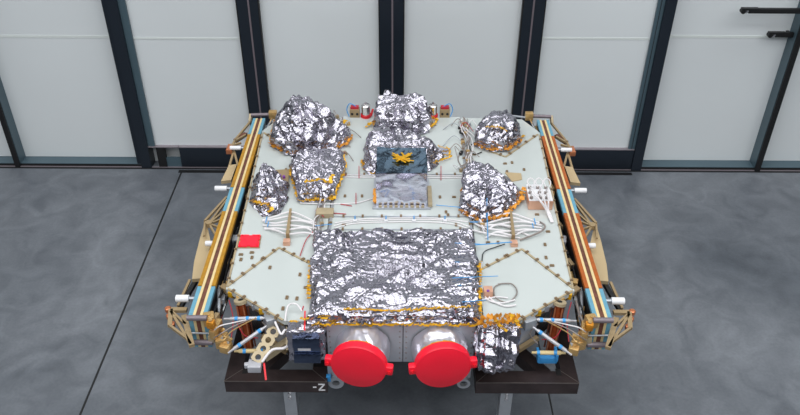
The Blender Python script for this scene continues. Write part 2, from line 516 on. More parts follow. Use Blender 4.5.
# --- deck
YF = D(400, 320).y
T = 0.022
cl = [D(262, 131), D(226, 289), D(284, 321), Vector((D(316, 321).x, D(284, 321).y, HD)), D(345, 117), D(280, 118)]
cl[4] = Vector((D(341, 117).x, D(341, 117).y, HD))
left = MB(); left.prism([(p.x, p.y) for p in cl], HD - T, HD); left.build('deck_panel', DECK, SAT)
right = MB(); right.prism([(2 * XM - p.x, p.y) for p in cl], HD - T, HD); right.build('deck_panel', DECK, SAT)
cen = MB()
x0, x1 = cl[3], cl[4]
cen.prism([(x0.x + .006, x0.y), (2 * XM - x0.x - .006, x0.y), (2 * XM - x1.x - .006, x1.y), (x1.x + .006, x1.y)], HD - T, HD + 0.004)
cen.build('deck_panel', DECK, SAT)

# --- body under the deck
cr = 0.05
bp = [D(270, 131), D(240, 282), Vector((D(288, 322).x, YF, 0)), Vector((2 * XM - D(288, 322).x, YF, 0))]
bp += [Vector((2 * XM - D(240, 282).x, D(240, 282).y, 0)), Vector((2 * XM - D(270, 131).x, D(270, 131).y, 0)), Vector((2 * XM - D(282, 120).x, D(282, 120).y, 0)), D(282, 120)]
ZB = 0.70
body = MB(); body.prism([(p.x, p.y) for p in bp], ZB, HD - T - 0.001)
body.build('lower_body', DKFOIL, SAT, label='dark wrapped body under the deck')
# front panel with rivet rows
fx0, fx1 = Q(327, 330, YF).x, Q(475, 330, YF).x
fxm = Q(403, 340, YF).x
for a, b in ((fx0, fxm - 0.002), (fxm + 0.002, fx1)):
    mb = MB(); mb.box(a, b, YF - 0.014, YF - 0.001, ZB + 0.005, HD - 0.002); o = mb.build('front_panel', ALUW, SAT)
    for k in range(2):
        xx = a + 0.012 if k == 0 else b - 0.012
        for j in range(7):
            r = MB(); r.lathe((xx, YF - 0.0142, ZB + 0.03 + j * 0.033), (0, -1, 0), [(0, 0.0035), (0.003, 0.003)], 8); r.build('rivet', GCABLE, o)
# chamfer walls: beam along the deck edge and a lower beam
for s in (-1, 1):
    f = S(s)
    for (z, m, w_, h_) in ((HD - 0.035, TAN, 0.03, 0.03),):
        mb = MB(); mb.bar(f(222, 287, z), f(285, 322, z), w_, h_); mb.build('corner_beam', m, SAT, bevel=0.002)
    mb = MB(); mb.bar(f(262, 336, 0.78), f(287, 352, 0.74), 0.02, 0.022); mb.build('corner_beam', TAN, SAT)
    mb = MB(); a = f(284, 321, HD - .03); b = f(262, 309, HD - .03); mb.hexa([a, b, Vector((b.x, b.y, .74)), Vector((a.x, a.y, .71))][::1], [v + Vector((0, -0.004, 0)) for v in (a, b, Vector((b.x, b.y, .74)), Vector((a.x, a.y, .71)))])
    mb.build('side_plate', ALUW, SAT)

# --- seams on the deck with brass clips
def clip_bm(w=0.016, l=0.026, h=0.006):
    mb = MB(); mb.cbox((0, 0, h / 2), w, l, h); mb.lathe((0, 0, h), (0, 0, 1), [(0, 0.004), (0.003, 0.004)], 8); return mb
CLIP = None
def clips(parent, a, b, n, across=True, size=1.0):
    global CLIP
    d = (b - a); ang = math.atan2(d.y, d.x)
    for i in range(n):
        p = a.lerp(b, (i + 0.5) / n)
        if CLIP is None:
            c = clip_bm().build('clip', CLIPM, None, Vector((0, 0, 0))); CLIP = c
        else:
            c = CLIP.copy(); COL.objects.link(c)
        c.parent = parent; c.location = p - root_of(parent) + Vector((0, 0, 0.0005)); c.rotation_euler = (0, 0, ang)
        c.scale = (size, size, 1)
def seam(a, b, n, w=0.010, m=DECKE, h=0.005, size=0.75):
    mb = MB(); mb.bar(a + Vector((0, 0, h / 2)), b + Vector((0, 0, h / 2)), w, h)
    o = mb.build('seam_strip', m, SAT); clips(o, a + Vector((0, 0, h)), b + Vector((0, 0, h)), n, size=size); return o
for s in (-1, 1):
    f = S(s)
    seam(f(227, 287), f(279, 248), 5); seam(f(279, 248), f(318, 268), 4)
    seam(f(264, 133), f(296, 156), 4); seam(f(296, 156), f(317, 149), 2)
    seam(f(262.5, 134), f(227.5, 287), 13, 0.008, size=.6)
    seam(f(228, 289), f(283, 320.5), 5, 0.008)
    seam(f(342, 119), f(320, 318), 17, 0.014, ALU, 0.008)
# cross joints of the central panel
for (py, a, b) in ((175, 337, 464), (217, 334, 468), (230, 333, 470)):
    seam(D(a, py, 0.004), D(b, py, 0.004), 7, 0.006, ALU, 0.004, 0.7)
# loose pairs of fastener pads
for (px, py) in ((241, 255), (241, 260), (252, 253), (252, 258), (286, 170), (276, 178), (505, 164), (512, 163), (524, 170), (507, 172), (536, 206), (537, 215), (548, 232), (505, 257), (492, 296), (546, 258), (488, 243), (498, 243),
                 (287, 298), (297, 299), (283, 309), (306, 288), (308, 262), (345, 197), (362, 197), (440, 198), (454, 198), (344, 226), (456, 226), (467, 152), (474, 155), (446, 213), (448, 216), (545, 245), (552, 266), (262, 260), (270, 268), (300, 275)):
    p = D(px, py, 0.0); c = CLIP.copy(); COL.objects.link(c); c.name = 'fastener_pad'; c.parent = SAT
    if 330 < px < 470: p.z += 0.004
    c.location = p - SAT.location + Vector((0, 0, 0.0005)); c.rotation_euler = (0, 0, random.choice((0, 1.57))); c.scale = (0.8, 0.8, 1)

# --- red cover lying on the left deck panel
a, b = D(240.5, 236, 0), D(261.5, 236, 0); c, e = D(259.5, 248.5, 0), D(237.5, 248.5, 0)
rc = thing('protective_cover', (a + c) / 2, 'small square red cover plate with notched edges lying on the white deck at left', 'cover')
mb = MB(); base = [e, c, b, a]; cc = (a + c) / 2
mb.hexa([p + Vector((0, 0, 0.0005)) for p in base], [p + Vector((0, 0, 0.004)) for p in base]); mb.build('tan_border', TAN, rc)
mb = MB(); q = [cc + (p - cc) * 0.93 for p in base]
def notch(p0, p1):
    d = p1 - p0; n = (cc - (p0 + p1) / 2).normalized() * 0.006
    return [p0, p0 + d * .42, p0 + d * .42 + n, p0 + d * .58 + n, p0 + d * .58]
loop = []
for i in range(4): loop += notch(q[i], q[(i + 1) % 4])
mb.hexa([p + Vector((0, 0, 0.0045)) for p in loop], [p + Vector((0, 0, 0.012)) for p in loop]); plate = mb.build('red_plate', RED, rc)
for i in range(4):
    p = cc + (q[i] - cc) * 0.8; r = MB(); r.lathe(p + Vector((0, 0, 0.012)), (0, 0, 1), [(0, 0.004), (0.003, 0.004)], 8); r.build('screw_head', REDL, plate)

# --- foil blankets
def R(pts, dz): return [D(x, y, dz) for x, y in pts]
def up(pts, dz): return [p + Vector((0, 0, dz)) for p in pts]
def lift(pts, z, sc=1.0, sh=(0, 0)):
    c = sum(pts, Vector()) / len(pts)
    return [Vector((c.x + (p.x - c.x) * sc + sh[0], c.y + (p.y - c.y) * sc + sh[1], HD + z)) for p in pts]
Z0 = 0.004

# 1 tall blanket, rear left
f1 = R([(270, 146), (285, 154), (312, 158), (346, 147), (352, 138), (338, 124), (300, 116), (276, 122)], Z0)
r1 = [f1, [D(x, y, .10) for x, y in ((273, 132), (286, 140), (312, 141), (340, 131), (345, 126), (330, 115), (303, 108), (281, 112))],
      [D(x, y, .19) for x, y in ((283, 112), (291, 121), (308, 122), (326, 117), (330, 111), (320, 105), (303, 100), (289, 101))],
      [D(x, y, .26) for x, y in ((291, 98), (293, 102), (299, 104), (306, 103), (309, 100), (305, 97), (300, 95), (294, 95))]]
B1 = foil_mesh('foil_blanket', r1, FOIL, SAT, 0.014, 7, 0.011, 3, 0.0, pleat=.016)
B1['label'] = 'tall peaked silver foil blanket'
tape_line('hem_tape', up([f1[i] for i in (7, 0, 1, 2, 3, 4)], 0.012), KAPO, B1, 0.022, 1, 0.25)
tape_line('seam_tape', [D(335, 138, .05), D(340, 128, .08), D(346, 121, .08)], KAPT, B1, 0.02, 2, 0.1)
# 2 boxy blanket, left middle
f2 = R([(291, 176), (300, 203), (334, 201), (342, 178), (346, 166), (342, 157), (300, 159), (292, 166)], Z0)
r2 = [f2, lift(f2, .06, .96, (0, 0)), lift(f2, .085, .82, (0, .0))]
B2 = foil_mesh('foil_blanket', r2, FOIL, SAT, 0.011, 11, 0.010, 5, 0.01)
tape_line('hem_tape', up([f2[i] for i in (7, 0, 1, 2, 3, 4, 5)], 0.01), KAPT, B2, 0.018, 4, 0.3)
tape_line('seam_tape', [D(305, 183, .10), D(320, 180, .10), D(330, 184, .09), D(333, 176, .1)], KAPT, B2, 0.016, 5, 0.15)
# 3 peaked blanket at the left deck edge
f3 = R([(249, 203), (262, 217), (280, 214), (288, 200), (288, 186), (276, 176), (262, 176), (254, 186)], Z0)
r3 = [f3, [D(x, y, .08) for x, y in ((254, 186), (262, 195), (274, 193), (281, 183), (280, 176), (272, 169), (264, 169), (258, 174))],
      [D(x, y, .15) for x, y in ((261, 165), (262, 168), (265, 169), (268, 168), (268, 165), (266, 163), (264, 162), (262, 163))]]
B3 = foil_mesh('foil_blanket', r3, FOIL, SAT, 0.011, 8, 0.010, 8, 0.0, pleat=.012)
B3['label'] = 'pointed silver foil blanket'
tape_line('hem_tape', [D(251, 201, .03), D(258, 203, .04), D(268, 205, .04), D(272, 213, .02)], KAPT, B3, 0.026, 6, 0.05)
mb = MB(); mb.prism([(p.x, p.y) for p in R([(274, 173), (290, 172), (288, 188), (280, 186)], 0)], HD + .001, HD + .02); o = mb.build('equipment_base', TAN, SAT)
for (x, y) in ((280, 177), (284, 178)):
    r = MB(); r.lathe(D(x, y, .02), (0, 0, 1), [(0, .008), (.014, .008), (.016, .005)], 12); r.build('purple_cap', PURP, o, label='purple connector cap')
# 4 tall rear centre blanket
f4 = R([(376, 131), (390, 136), (412, 136), (430, 133), (432, 122), (424, 113), (384, 112), (374, 120)], Z0)
r4 = [f4, [D(x, y, .10) for x, y in ((376, 116), (390, 121), (412, 121), (428, 117), (428, 110), (421, 103), (384, 102), (375, 106))],
      [D(x, y, .165) for x, y in ((377, 101), (390, 105), (412, 105), (423, 102), (421, 98), (415, 94), (386, 93), (378, 96))]]
B4 = foil_mesh('foil_blanket', r4, FOIL, SAT, 0.011, 8, 0.010, 11, 0.006, pleat=.016)
B4['label'] = 'tall boxy silver foil blanket on the rear edge'
tape_line('hem_tape', [D(366, 128, .01), D(374, 122, .02), D(376, 128, .02)], KAPT, B4, 0.022, 7, 0.05)
tape_line('hem_tape', [D(422, 130, .02), D(434, 126, .01), D(438, 120, .01), D(428, 118, .03)], KAPT, B4, 0.018, 8, 0.05)
# 5 low rear centre blanket
f5 = R([(362, 168), (372, 177), (430, 171), (446, 160), (436, 148), (415, 138), (380, 138), (366, 146)], Z0)
r5 = [f5, [D(x, y, .06) for x, y in ((365, 156), (374, 163), (428, 160), (440, 150), (430, 141), (412, 132), (381, 132), (368, 138))],
      [D(x, y, .10) for x, y in ((371, 145), (378, 150), (424, 149), (430, 143), (424, 137), (408, 130), (384, 130), (374, 133))]]
B5 = foil_mesh('foil_blanket', r5, FOIL, SAT, 0.014, 6, 0.010, 14, -0.02, pleat=.012)
tape_line('hem_tape', [D(362, 160, .01), D(363, 168, .01), D(370, 173, .01), D(376, 174, .01)], KAPT, B5, 0.018, 9, 0.1)
tape_line('hem_tape', [D(434, 148, .02), D(438, 155, .01), D(450, 156, .01), D(450, 150, .01), D(438, 148, .02)], KAPT, B5, 0.012, 10, 0.05)
mb = MB(); mb.prism([(p.x, p.y) for p in R([(436, 149), (450, 150), (450, 156), (437, 155)], 0)], HD + .005, HD + .012); mb.build('foil_flap', FOILS, B5)
tape_line('hem_tape', [D(430, 166, .02), D(444, 160, .015), D(452, 158, .01)], KAPT, B5, 0.012, 12, 0.1)
# 6 foil box at the centre
bx = R([(377, 207), (425, 207), (427, 186), (379, 186)], 0)
ax0, ax1 = D(376.5, 208).x, D(426.5, 208).x
yf, yb = D(400, 208).y, D(400, 208).y + 0.25
hz = 0.217
def qbox(x0, x1, y0, y1, z0, z1): return [Vector((x0, y0, z0)), Vector((x1, y0, z0)), Vector((x1, y1, z0)), Vector((x0, y1, z0))], [Vector((x0, y0, z1)), Vector((x1, y0, z1)), Vector((x1, y1, z1)), Vector((x0, y1, z1))]
lo, hi = qbox(ax0, ax1, yf, yb, HD + .012, HD + hz)
B6 = foil_mesh('foil_box', [lo, hi], FOILS, SAT, 0.0035, 6, 0.012, 21, 0.0, closed_top=False, smooth=True, label='smooth foil-wrapped box', hem=1)
hi2 = [p + Vector((0, 0, 0.001)) for p in hi]
foil_mesh('top_sheet', [hi2, [p + Vector((0, 0, .004)) for p in hi2]], FOILB, B6, 0.004, 6, 0.012, 25, -0.006, smooth=True, label='blue-grey top sheet', hem=1)
mb = MB(); mb.box(ax0 - .02, ax1 + .02, yf - .022, yb + .02, HD + .0045, HD + .014); mb.build('box_base', ALUW, SAT)
mb = MB(); mb.box(ax1 + .008, ax1 + .03, yf - .01, yf + .17, HD + .0145, HD + .03); mb.build('side_rail', DECKE, SAT)
mb = MB(); rng = random.Random(5)
c = Vector(((ax0 + ax1) / 2 + .004, (yf + yb) / 2 + .01, HD + hz + .006))
for i in range(16):
    g = rng.uniform(0, 3.14); l = rng.uniform(.05, .11); mb.cbox(c + Vector((rng.uniform(-.02, .02), rng.uniform(-.02, .02), i * .0004)), l, .009, .002, g)
mb.build('gold_star_tape', KAPT, B6)
tape_line('hem_tape', [Vector((ax0 - .008, yf + .005, HD + .02)), Vector((ax0 - .008, yf + .1, HD + .05))], KAPO, B6, 0.02, 30, 0.05)
for i in range(9):
    r = MB(); r.cbox((ax0 + .02 + i * (ax1 - ax0 - .04) / 8, yf - .012, HD + .019), .016, .01, .009); r.build('foot_clip', DECKE, B6)
# 7 small dome, rear right
f7 = R([(474, 146), (490, 152), (508, 151), (520, 143), (520, 132), (508, 124), (488, 124), (476, 132)], Z0)
r7 = [f7, lift(f7, .07, .92, (0, 0)), lift(f7, .13, .62, (0, 0)), lift(f7, .15, .3, (0, 0))]
B7 = foil_mesh('foil_blanket', r7, FOIL, SAT, 0.008, 9, 0.010, 31, 0.0, pleat=.012)
B7['label'] = 'small domed silver foil blanket'
tape_line('hem_tape', up([f7[i] for i in (0, 1, 2, 3)], 0.012), KAPO, B7, 0.03, 14, 0.0)
tape_line('hem_tape', [D(517, 128, .01), D(514, 147, .01)], KAPT, B7, 0.02, 15, 0.0, ragged=.2)
tape_line('hem_tape', [D(505, 146, .02), D(524, 136, .01)], KAPT, B7, 0.016, 16, 0.0, ragged=.2)
tape_line('seam_tape', [D(486, 128, .13), D(500, 128, .14), D(507, 132, .13)], KAPT, B7, 0.012, 17, 0.0, ragged=.2)
# 8 large peaked blanket, right
f8 = R([(462, 214), (480, 223), (504, 219), (520, 203), (523, 192), (506, 180), (478, 176), (463, 190)], Z0)
r8 = [f8, [D(x, y, .07) for x, y in ((463, 198), (481, 208), (501, 205), (514, 192), (516, 184), (500, 173), (478, 168), (465, 177))],
      [D(x, y, .13) for x, y in ((467, 174), (480, 184), (494, 182), (500, 176), (497, 172), (488, 166), (476, 161), (469, 163))]]
B8 = foil_mesh('foil_blanket', r8, FOIL, SAT, 0.013, 7, 0.010, 37, 0.0, pleat=.012)
B8['label'] = 'broad faceted silver foil blanket'
tape_line('hem_tape', up([f8[i] for i in (7, 0, 1, 2, 3, 4)], 0.012), KAPO, B8, 0.026, 18, 0.05)
mb = MB(); mb.prism([(p.x, p.y) for p in R([(505, 173), (521, 174), (522, 180), (512, 182)], 0)], HD + .001, HD + .006); mb.build('gold_sheet', TANP, SAT)
# 9 big front blanket
f9 = [D(315, 236, Z0), D(472, 234, Z0), D(477, 262, Z0), D(479, 318, Z0), Vector((D(479, 318).x, YF - .02, HD + .002)), Vector((D(309, 318).x, YF - .02, HD + .002)), D(309, 316, Z0), D(312, 266, Z0)]
r9 = [f9, lift(f9, .04, .985), lift(f9, .055, .9)]
B9 = foil_mesh('foil_blanket', r9, FOIL, SAT, 0.011, 9, 0.0095, 41, 0.006, hem=.5)
B9['label'] = 'wide rectangular crumpled silver foil blanket across the front of the deck'
tape_line('hem_tape', [D(311, 262, .02), D(308, 300, .02)], KAPT, B9, 0.018, 20, 0.1)
tape_line('hem_tape', [D(480, 262, .02), D(480, 316, .02)], KAPT, B9, 0.016, 21, 0.1)
tape_line('hem_tape', [D(335, 310, .055), D(400, 311.5, .055), D(474, 307, .055)], KAPT, B9, 0.010, 22, 0.15, ragged=.15)
for (x0_, x1_, y_) in ((342, 356, 235), (365, 378, 234), (385, 390, 234), (428, 440, 233), (455, 466, 233)):
    tape_line('hem_tape', [D(x0_, y_, .015), D(x1_, y_, .015)], KAPT, B9, 0.012, 23, 0.0, ragged=.1)
# front flap: rolled foil lip below the big blanket with amber tape under it
zf = HD - .005
fl_ = []
def lip(x0, x1, y, z, r, name, m, seed):
    ring = lambda x: [Vector((x, y + r * math.cos(t), z + r * math.sin(t) * .8)) for t in [i * math.pi / 4 for i in range(8)]]
    rings = [ring(x0 + (x1 - x0) * i / 6) for i in range(7)]
    return foil_mesh(name, rings, m, B9, 0.006, 14, 0.009, seed, closed_top=False, hem=1)
lip(D(308, 318).x, D(480, 318).x, YF - .012, HD + .004, .013, 'foil_lip', FOIL, 51)
tape_line('hem_tape', [Vector((D(312, 320).x, YF - .03, HD - .006)), Vector((D(478, 320).x, YF - .03, HD - .006))], KAPT, B9, 0.012, 24, 0.12, ragged=.3)

# 10 front left dark blue instrument box
def front_box():
    x0, x1 = Q(295.5, 335, YF).x, Q(326, 335, YF).x
    y0 = YF - .07
    lo, hi = qbox(Q(289.5, 330, YF).x, x1, y0 - .004, YF - .002, .775, HD - .004)
    o = foil_mesh('foil_wrapped_box', [lo, hi], FOIL, SAT, .004, 12, .011, 61, 0, smooth=False, label='foil-wrapped instrument box with dark blue panes', hem=1)
    for k, (z1, z0) in enumerate(((HD - .028, HD - .075), (HD - .077, HD - .120), (HD - .122, HD - .166))):
        mb = MB(); t = .02 if k != 1 else .012
        mb.hexa([Vector((x0, y0 + .004, z0)), Vector((x1 - .018, y0 + .004, z0)), Vector((x1 - .018, y0 - t - (.012 if k != 1 else 0), z0)), Vector((x0, y0 - t - (.012 if k != 1 else 0), z0))][::-1],
                [Vector((x0, y0 + .004, z1)), Vector((x1 - .018, y0 + .004, z1)), Vector((x1 - .018, y0 - t, z1)), Vector((x0, y0 - t, z1))][::-1])
        p = mb.build('blue_pane', FOILD, o, bevel=.003)
        if k == 1:
            m2 = MB(); m2.box(x0 + .02, x0 + .075, y0 - t - .003, y0 - t - .001, (z0 + z1) / 2 - .008, (z0 + z1) / 2 + .01); m2.build('paper_label', WHITE, o, label='blank white sticker')
front_box()
# 11 front right foil bag
x0, x1 = Q(477, 335, YF).x, Q(517, 335, YF).x
def rz(z, a, b, y0): return [Vector((a, y0, z)), Vector(((a + b) / 2, y0 - .012, z)), Vector((b, y0, z)), Vector((b + .004, YF - .002, z)), Vector((a, YF - .002, z))]
B11 = foil_mesh('foil_blanket', [rz(.735, x0 + .01, x1 - .035, YF - .10), rz(.79, x0, x1 - .02, YF - .13), rz(.86, x0 - .01, x1, YF - .11), rz(.945, x0, x1, YF - .04)], FOIL, SAT, .007, 5, .010, 71, 0.004, hem=1, pleat=.012)
B11['label'] = 'silver foil bag hanging over the front edge at right'
tape_line('hem_tape', [D(475, 322, .03), D(490, 318, .03), D(520, 318, .025)], KAPO, B11, 0.03, 31, 0.0, step=.012)
tape_line('hem_tape', [D(478, 326, .03), D(495, 323, .03), D(519, 322, .02)], KAPO, B11, 0.026, 32, 0.2, step=.012)
tape_line('hem_tape', [D(495, 322, .035), D(506, 332, .03)], KAPT, B11, 0.02, 33, 0.0)
tape_line('hem_tape', [D(511, 316, .03), D(521, 330, .02)], KAPT, B11, 0.02, 34, 0.0)
for (x, y) in ((290, 322), (300, 319), (318, 318)):
    tape_line('hem_tape', [D(x, y, .02), D(x + 9, y + 1.5, .02)], KAPT, B9, 0.016, int(x), 0.0)

# --- two optical barrels with foil, and their red caps
def barrel(pxc, splay, tilt, label):
    axis = Vector((splay, -1, 0)).normalized()
    c = Vector((Q(pxc, 362, YF - .15).x, YF - .015, .812))
    base = c - axis * 0.0
    side = Vector((0, 0, 1)).cross(axis).normalized()
    def ring(t, r, n=28): return [c + axis * t + side * r * math.cos(2 * math.pi * i / n) + Vector((0, 0, r * math.sin(2 * math.pi * i / n))) for i in range(n)]
    o = foil_mesh('optics_barrel', [ring(-.002, .124), ring(.03, .124), ring(.06, .121), ring(.10, .117)], FOILW, SAT, .005, 7, .012, 81 + int(pxc), 0, smooth=True, closed_top=False, label='foil-wrapped telescope barrel', hem=1)
    pts = ring(.097, .117)
    mb = MB()
    for i in range(28):
        a_, b_ = pts[i], pts[(i + 1) % 28]
        mb.bar(a_, b_ + axis * random.uniform(-.004, .004), .002, random.uniform(.008, .016), up=axis)
    mb.build('edge_tape', KAPT, o)
    # cap
    cap = thing('lens_cap', c + axis * .12 - Vector((0, 0, .123)), label, 'lens cap', 'red lens caps on the front optics')
    off = root_of(cap)
    m = MB(); m.lathe(c + axis * .100, axis, [(0, .119), (0, .123), (.034, .123), (.039, .119), (.040, .110), (.042, .107), (.0422, .02)], 64)
    disc = m.build('cap_disc', RED, cap)
    for s in (-1, 1):
        rot = Matrix.Rotation(tilt, 3, axis)
        d = rot @ (side * s)
        upv = rot @ Vector((0, 0, 1))
        m = MB()
        p = c + axis * .121 + d * .131
        Rm = Matrix((d, axis, upv)).transposed()
        m.cbox(p, .038, .032, .046, rot=Rm)
        m.build('ear', RED, cap, bevel=.007)
        ear = COL.objects[-1] if False else None
        m = MB(); m.lathe(p + axis * .017 + d * .004, axis, [(0, .010), (.008, .010), (.008, .005), (.012, .005)], 12); m.build('screw', REDL, cap)
    # raised lines on the cap rim
    return cap
barrel(362.5, -0.14, math.radians(-3), 'round red lens cap with two ears, the left one, nearer the -Z marking')
barrel(440.5, 0.10, math.radians(3), 'round red lens cap with two ears, the right one, nearer the hanging foil bag')

# --- rear thrusters with red rings and tan boxes
for s, px in ((-1, 366), (1, 432.5)):
    c = D(px, 117, 0)
    o = MB(); o.lathe(c + Vector((0, 0, .001)), (0, 0, 1), [(0, .034), (.02, .034)], 20); ringo = o.build('red_ring', REDL, SAT, label='red ring cover')
    o = MB(); o.lathe(c + Vector((0, 0, .021)), (0, 0, 1), [(0, .027), (.055, .027), (.06, .029), (.066, .024), (.07, .008), (.085, .006)], 20); o.build('thruster', SILV, SAT)
    k = -1 if s < 0 else 1
    b0 = D(355 if s < 0 else 444.5, 116.5, 0)
    o = MB(); o.cbox(b0 + Vector((0, 0, .03)), .062, .045, .058); bxo = o.build('valve_block', TAN, SAT, bevel=.003)
    for t in (-.016, .016):
        o = MB(); o.lathe(b0 + Vector((t, -.022, .03)), (0, -1, 0), [(0, .008), (.004, .008)], 10); o.build('port', BLACK, bxo)
    o = MB(); o.cbox(b0 + Vector((.0, 0, .066)), .05, .03, .014); o.build('red_cap', CRIM, bxo)
    o = MB(); o.tube(interp([b0 + Vector((k * -.01, 0, .07)), b0 + Vector((k * .03, 0, .09)), b0 + Vector((k * .05, 0, .05)), b0 + Vector((k * .035, -.02, .01))], 5), .003); o.build('hose', BLUE, bxo)
    if s < 0:
        o = MB(); o.bar(D(371, 116, .01), D(373, 109, .04), .012, .008); o.build('red_strap', REDL, SAT)

# --- copper box with white cable loops, right
a_ = R([(527, 207), (551, 209), (553, 200), (528, 198)], 0)
cx_ = D(539, 207).x; y0 = D(539, 210).y
o = MB(); o.box(cx_ - .062, cx_ + .066, y0, y0 + .11, HD + .001, HD + .055); cb = o.build('connector_box', COPB, SAT, bevel=.003)
o = MB(); o.box(cx_ - .06, cx_ + .064, y0 + .002, y0 + .108, HD + .0555, HD + .059); o.build('box_lid', WHITE, cb)
o = MB(); o.box(cx_ - .056, cx_ + .03, y0 + .115, y0 + .17, HD + .001, HD + .05); cb2 = o.build('connector_box', WHITE, SAT, bevel=.003)
rng = random.Random(3)
for i in range(9):
    xx = cx_ - .045 + (i % 3) * .042 + rng.uniform(-.006, .006); yy = y0 + .02 + (i // 3) * .048
    o = MB(); o.lathe((xx, yy, HD + .059), (0, 0, 1), [(0, .009), (.012, .009)], 10); o.build('connector', GCABLE, cb)
    e_x = cx_ + .03 + rng.uniform(-.012, .012)
    if i < 6:
        o = MB(); o.tube(interp([Vector((xx, yy, HD + .07)), Vector((xx + rng.uniform(-.01, .01), yy - .01, HD + .10)), Vector(((xx + e_x) / 2, y0 - .02, HD + .07)), Vector((e_x, y0 - .05, HD + .02)), Vector((e_x + .01, y0 - .12, HD + .008))], 5), .0034, 6); o.build('cable', CABLE, cb)
    else:
        o = MB(); o.tube(interp([Vector((xx, yy, HD + .07)), Vector((xx - .012, yy + .02, HD + .09)), Vector((xx + .005, yy + .03, HD + .105)), Vector((xx + .025, yy + .02, HD + .09)), Vector((xx + .02, yy, HD + .07))], 5), .0034, 6); o.build('cable', CABLE, cb)

def cable(pts, r=.0035, m=CABLE, parent=SAT, name='cable', z=.008, n=6):
    ps = [D(p[0], p[1], p[2] if len(p) > 2 else z) for p in pts]
    mb = MB(); mb.tube(interp(ps, 6), r, n); return mb.build(name, m, parent)
# --- harness combs with fanned white cables, both sides
for s in (-1, 1):
    f = S(s)
    mb = MB(); a_, b_ = f(291, 213), f(288, 240)
    mb.hexa([a_ + Vector((-.006, 0, .001)), a_ + Vector((.006, 0, .001)), b_ + Vector((.008, 0, .001)), b_ + Vector((-.008, 0, .001))], [a_ + Vector((-.006, 0, .03)), a_ + Vector((.006, 0, .03)), b_ + Vector((.008, 0, .04)), b_ + Vector((-.008, 0, .04))])
    comb = mb.build('cable_comb', TAN, SAT)
    mb = MB(); mb.cbox(f(287, 244) + Vector((0, 0, .012)), .034, .034, .024); mb.build('comb_foot', COPB, comb, bevel=.003)
    rng = random.Random(11 + s)
    for i in range(6):
        t = i / 5
        p1 = f(291 - 3 * t, 216 + 22 * t) + Vector((0, 0, .025))
        st = f(262 + rng.uniform(-3, 3), 222 + 8 * t + rng.uniform(-2, 2)) + Vector((0, 0, .008))
        md = f(276, 219 + 15 * t + rng.uniform(-2, 2)) + Vector((0, 0, .02))
        en = f(318 + rng.uniform(-6, 6), 222 + 16 * t + rng.uniform(-2, 2)) + Vector((0, 0, .008))
        m2 = f(305, 219 + 17 * t + rng.uniform(-2, 2)) + Vector((0, 0, .022))
        mb = MB(); mb.tube(interp([st, md, p1, m2, en], 6), .0048, 6); c = mb.build('cable', CABLE, comb)
    # two blue ties across the fan
    for (x, y, l) in ((266, 226, .05), (268, 230, .04)):
        mb = MB(); q0 = f(x, y) + Vector((0, 0, .022)); mb.bar(q0, q0 + Vector((0, l, 0)), .004, .004); mb.build('cable_tie', BLUE, comb)
# blue tie lines on right
for pts in (((487, 198, .12), (487, 215, .04), (488, 240, .03)), ((475, 245, .03), (512, 242, .03)), ((470, 222, .02), (480, 222, .02))):
    cable(pts, .0025, BLUE, name='cable_tie')
for pts in (((436, 205, .01), (468, 208, .03)), ((455, 243, .07), (480, 244, .02)), ((455, 262, .07), (474, 262, .03)), ((452, 278, .07), (498, 276, .02)), ((458, 285, .07), (482, 286, .03)), ((462, 302, .07), (486, 300, .02)), ((315, 226, .02), (332, 224, .02))):
    cable(pts, .0018, BLUE, name='cable_tie')
# red wires
for pts in (((312, 232), (316, 222), (316, 210)), ((316, 210, .02), (324, 217, .02)), ((300, 256), (306, 240), (313, 232)), ((318, 212), (346, 214)), ((324, 188, .01), (322, 202, .01)), ((356, 193, .02), (356, 204, .01)), ((441, 166, .02), (441, 180, .01)), ((359, 166, .02), (359, 178, .01)), ((340, 204), (352, 206))):
    cable(pts, .0022, CRIM, name='wire')
# white harness runs
for pts in (((300, 203), (330, 204), (356, 203), (374, 198)), ((335, 223), (365, 219), (430, 218), (468, 222)), ((334, 226), (360, 221), (440, 220), (470, 227)), ((338, 175), (400, 175.5), (462, 176)), ((338, 177), (380, 177.5), (464, 178)),
            ((334, 229), (360, 223), (440, 222.5), (471, 230))):
    cable(pts, .0032, CABLE)
for x in (355, 386, 414, 445):
    o = MB(); o.cbox(D(x, 221, .012), .018, .012, .012); o.build('cable_clamp', WHITE, SAT); cable(((x, 216, .014), (x, 219, .016)), .003, BLUE, name='cable_tie')
# seam harnesses along the two long joints (both sides)
for s in (-1, 1):
    rng = random.Random(20 + s)
    f = S(s)
    for k in range(7):
        pts = []
        for i in range(12):
            t = i / 11
            x = 341 - 22 * t + rng.uniform(-4, 4) - k * .6; y = 121 + 112 * t
            pts.append(f(x, y) + Vector((0, 0, rng.uniform(.008, .03))))
        mb = MB(); mb.tube(interp(pts, 5), rng.choice((.003, .0025)), 5); mb.build('harness', rng.choice((GCABLE, CABLE, GCABLE)), SAT)
    for i in range(12):
        t = (i + .5) / 12; o = MB(); o.cbox(f(341 - 22 * t, 121 + 110 * t) + Vector((rng.uniform(-.02, .02), 0, .014)), .022, .014, .022, rng.uniform(-.3, .3)); o.build('bracket', rng.choice((TAN, ALU, GFIT)), SAT)
    for i in range(6):
        y = 125 + i * 7 + rng.uniform(-2, 2); x0_ = 338; sgn = rng.choice((-1, 1))
        x1_ = x0_ + sgn * rng.uniform(12, 24)
        mb = MB(); mb.tube(interp([f(x0_, y) + Vector((0, 0, .01)), f((x0_ + x1_) / 2, y - rng.uniform(2, 5)) + Vector((0, 0, .035)), f(x1_, y + rng.uniform(-2, 3)) + Vector((0, 0, .008))], 6), .0025, 5); mb.build('pipe', rng.choice((GCABLE, ALU)), SAT)
rng = random.Random(8)
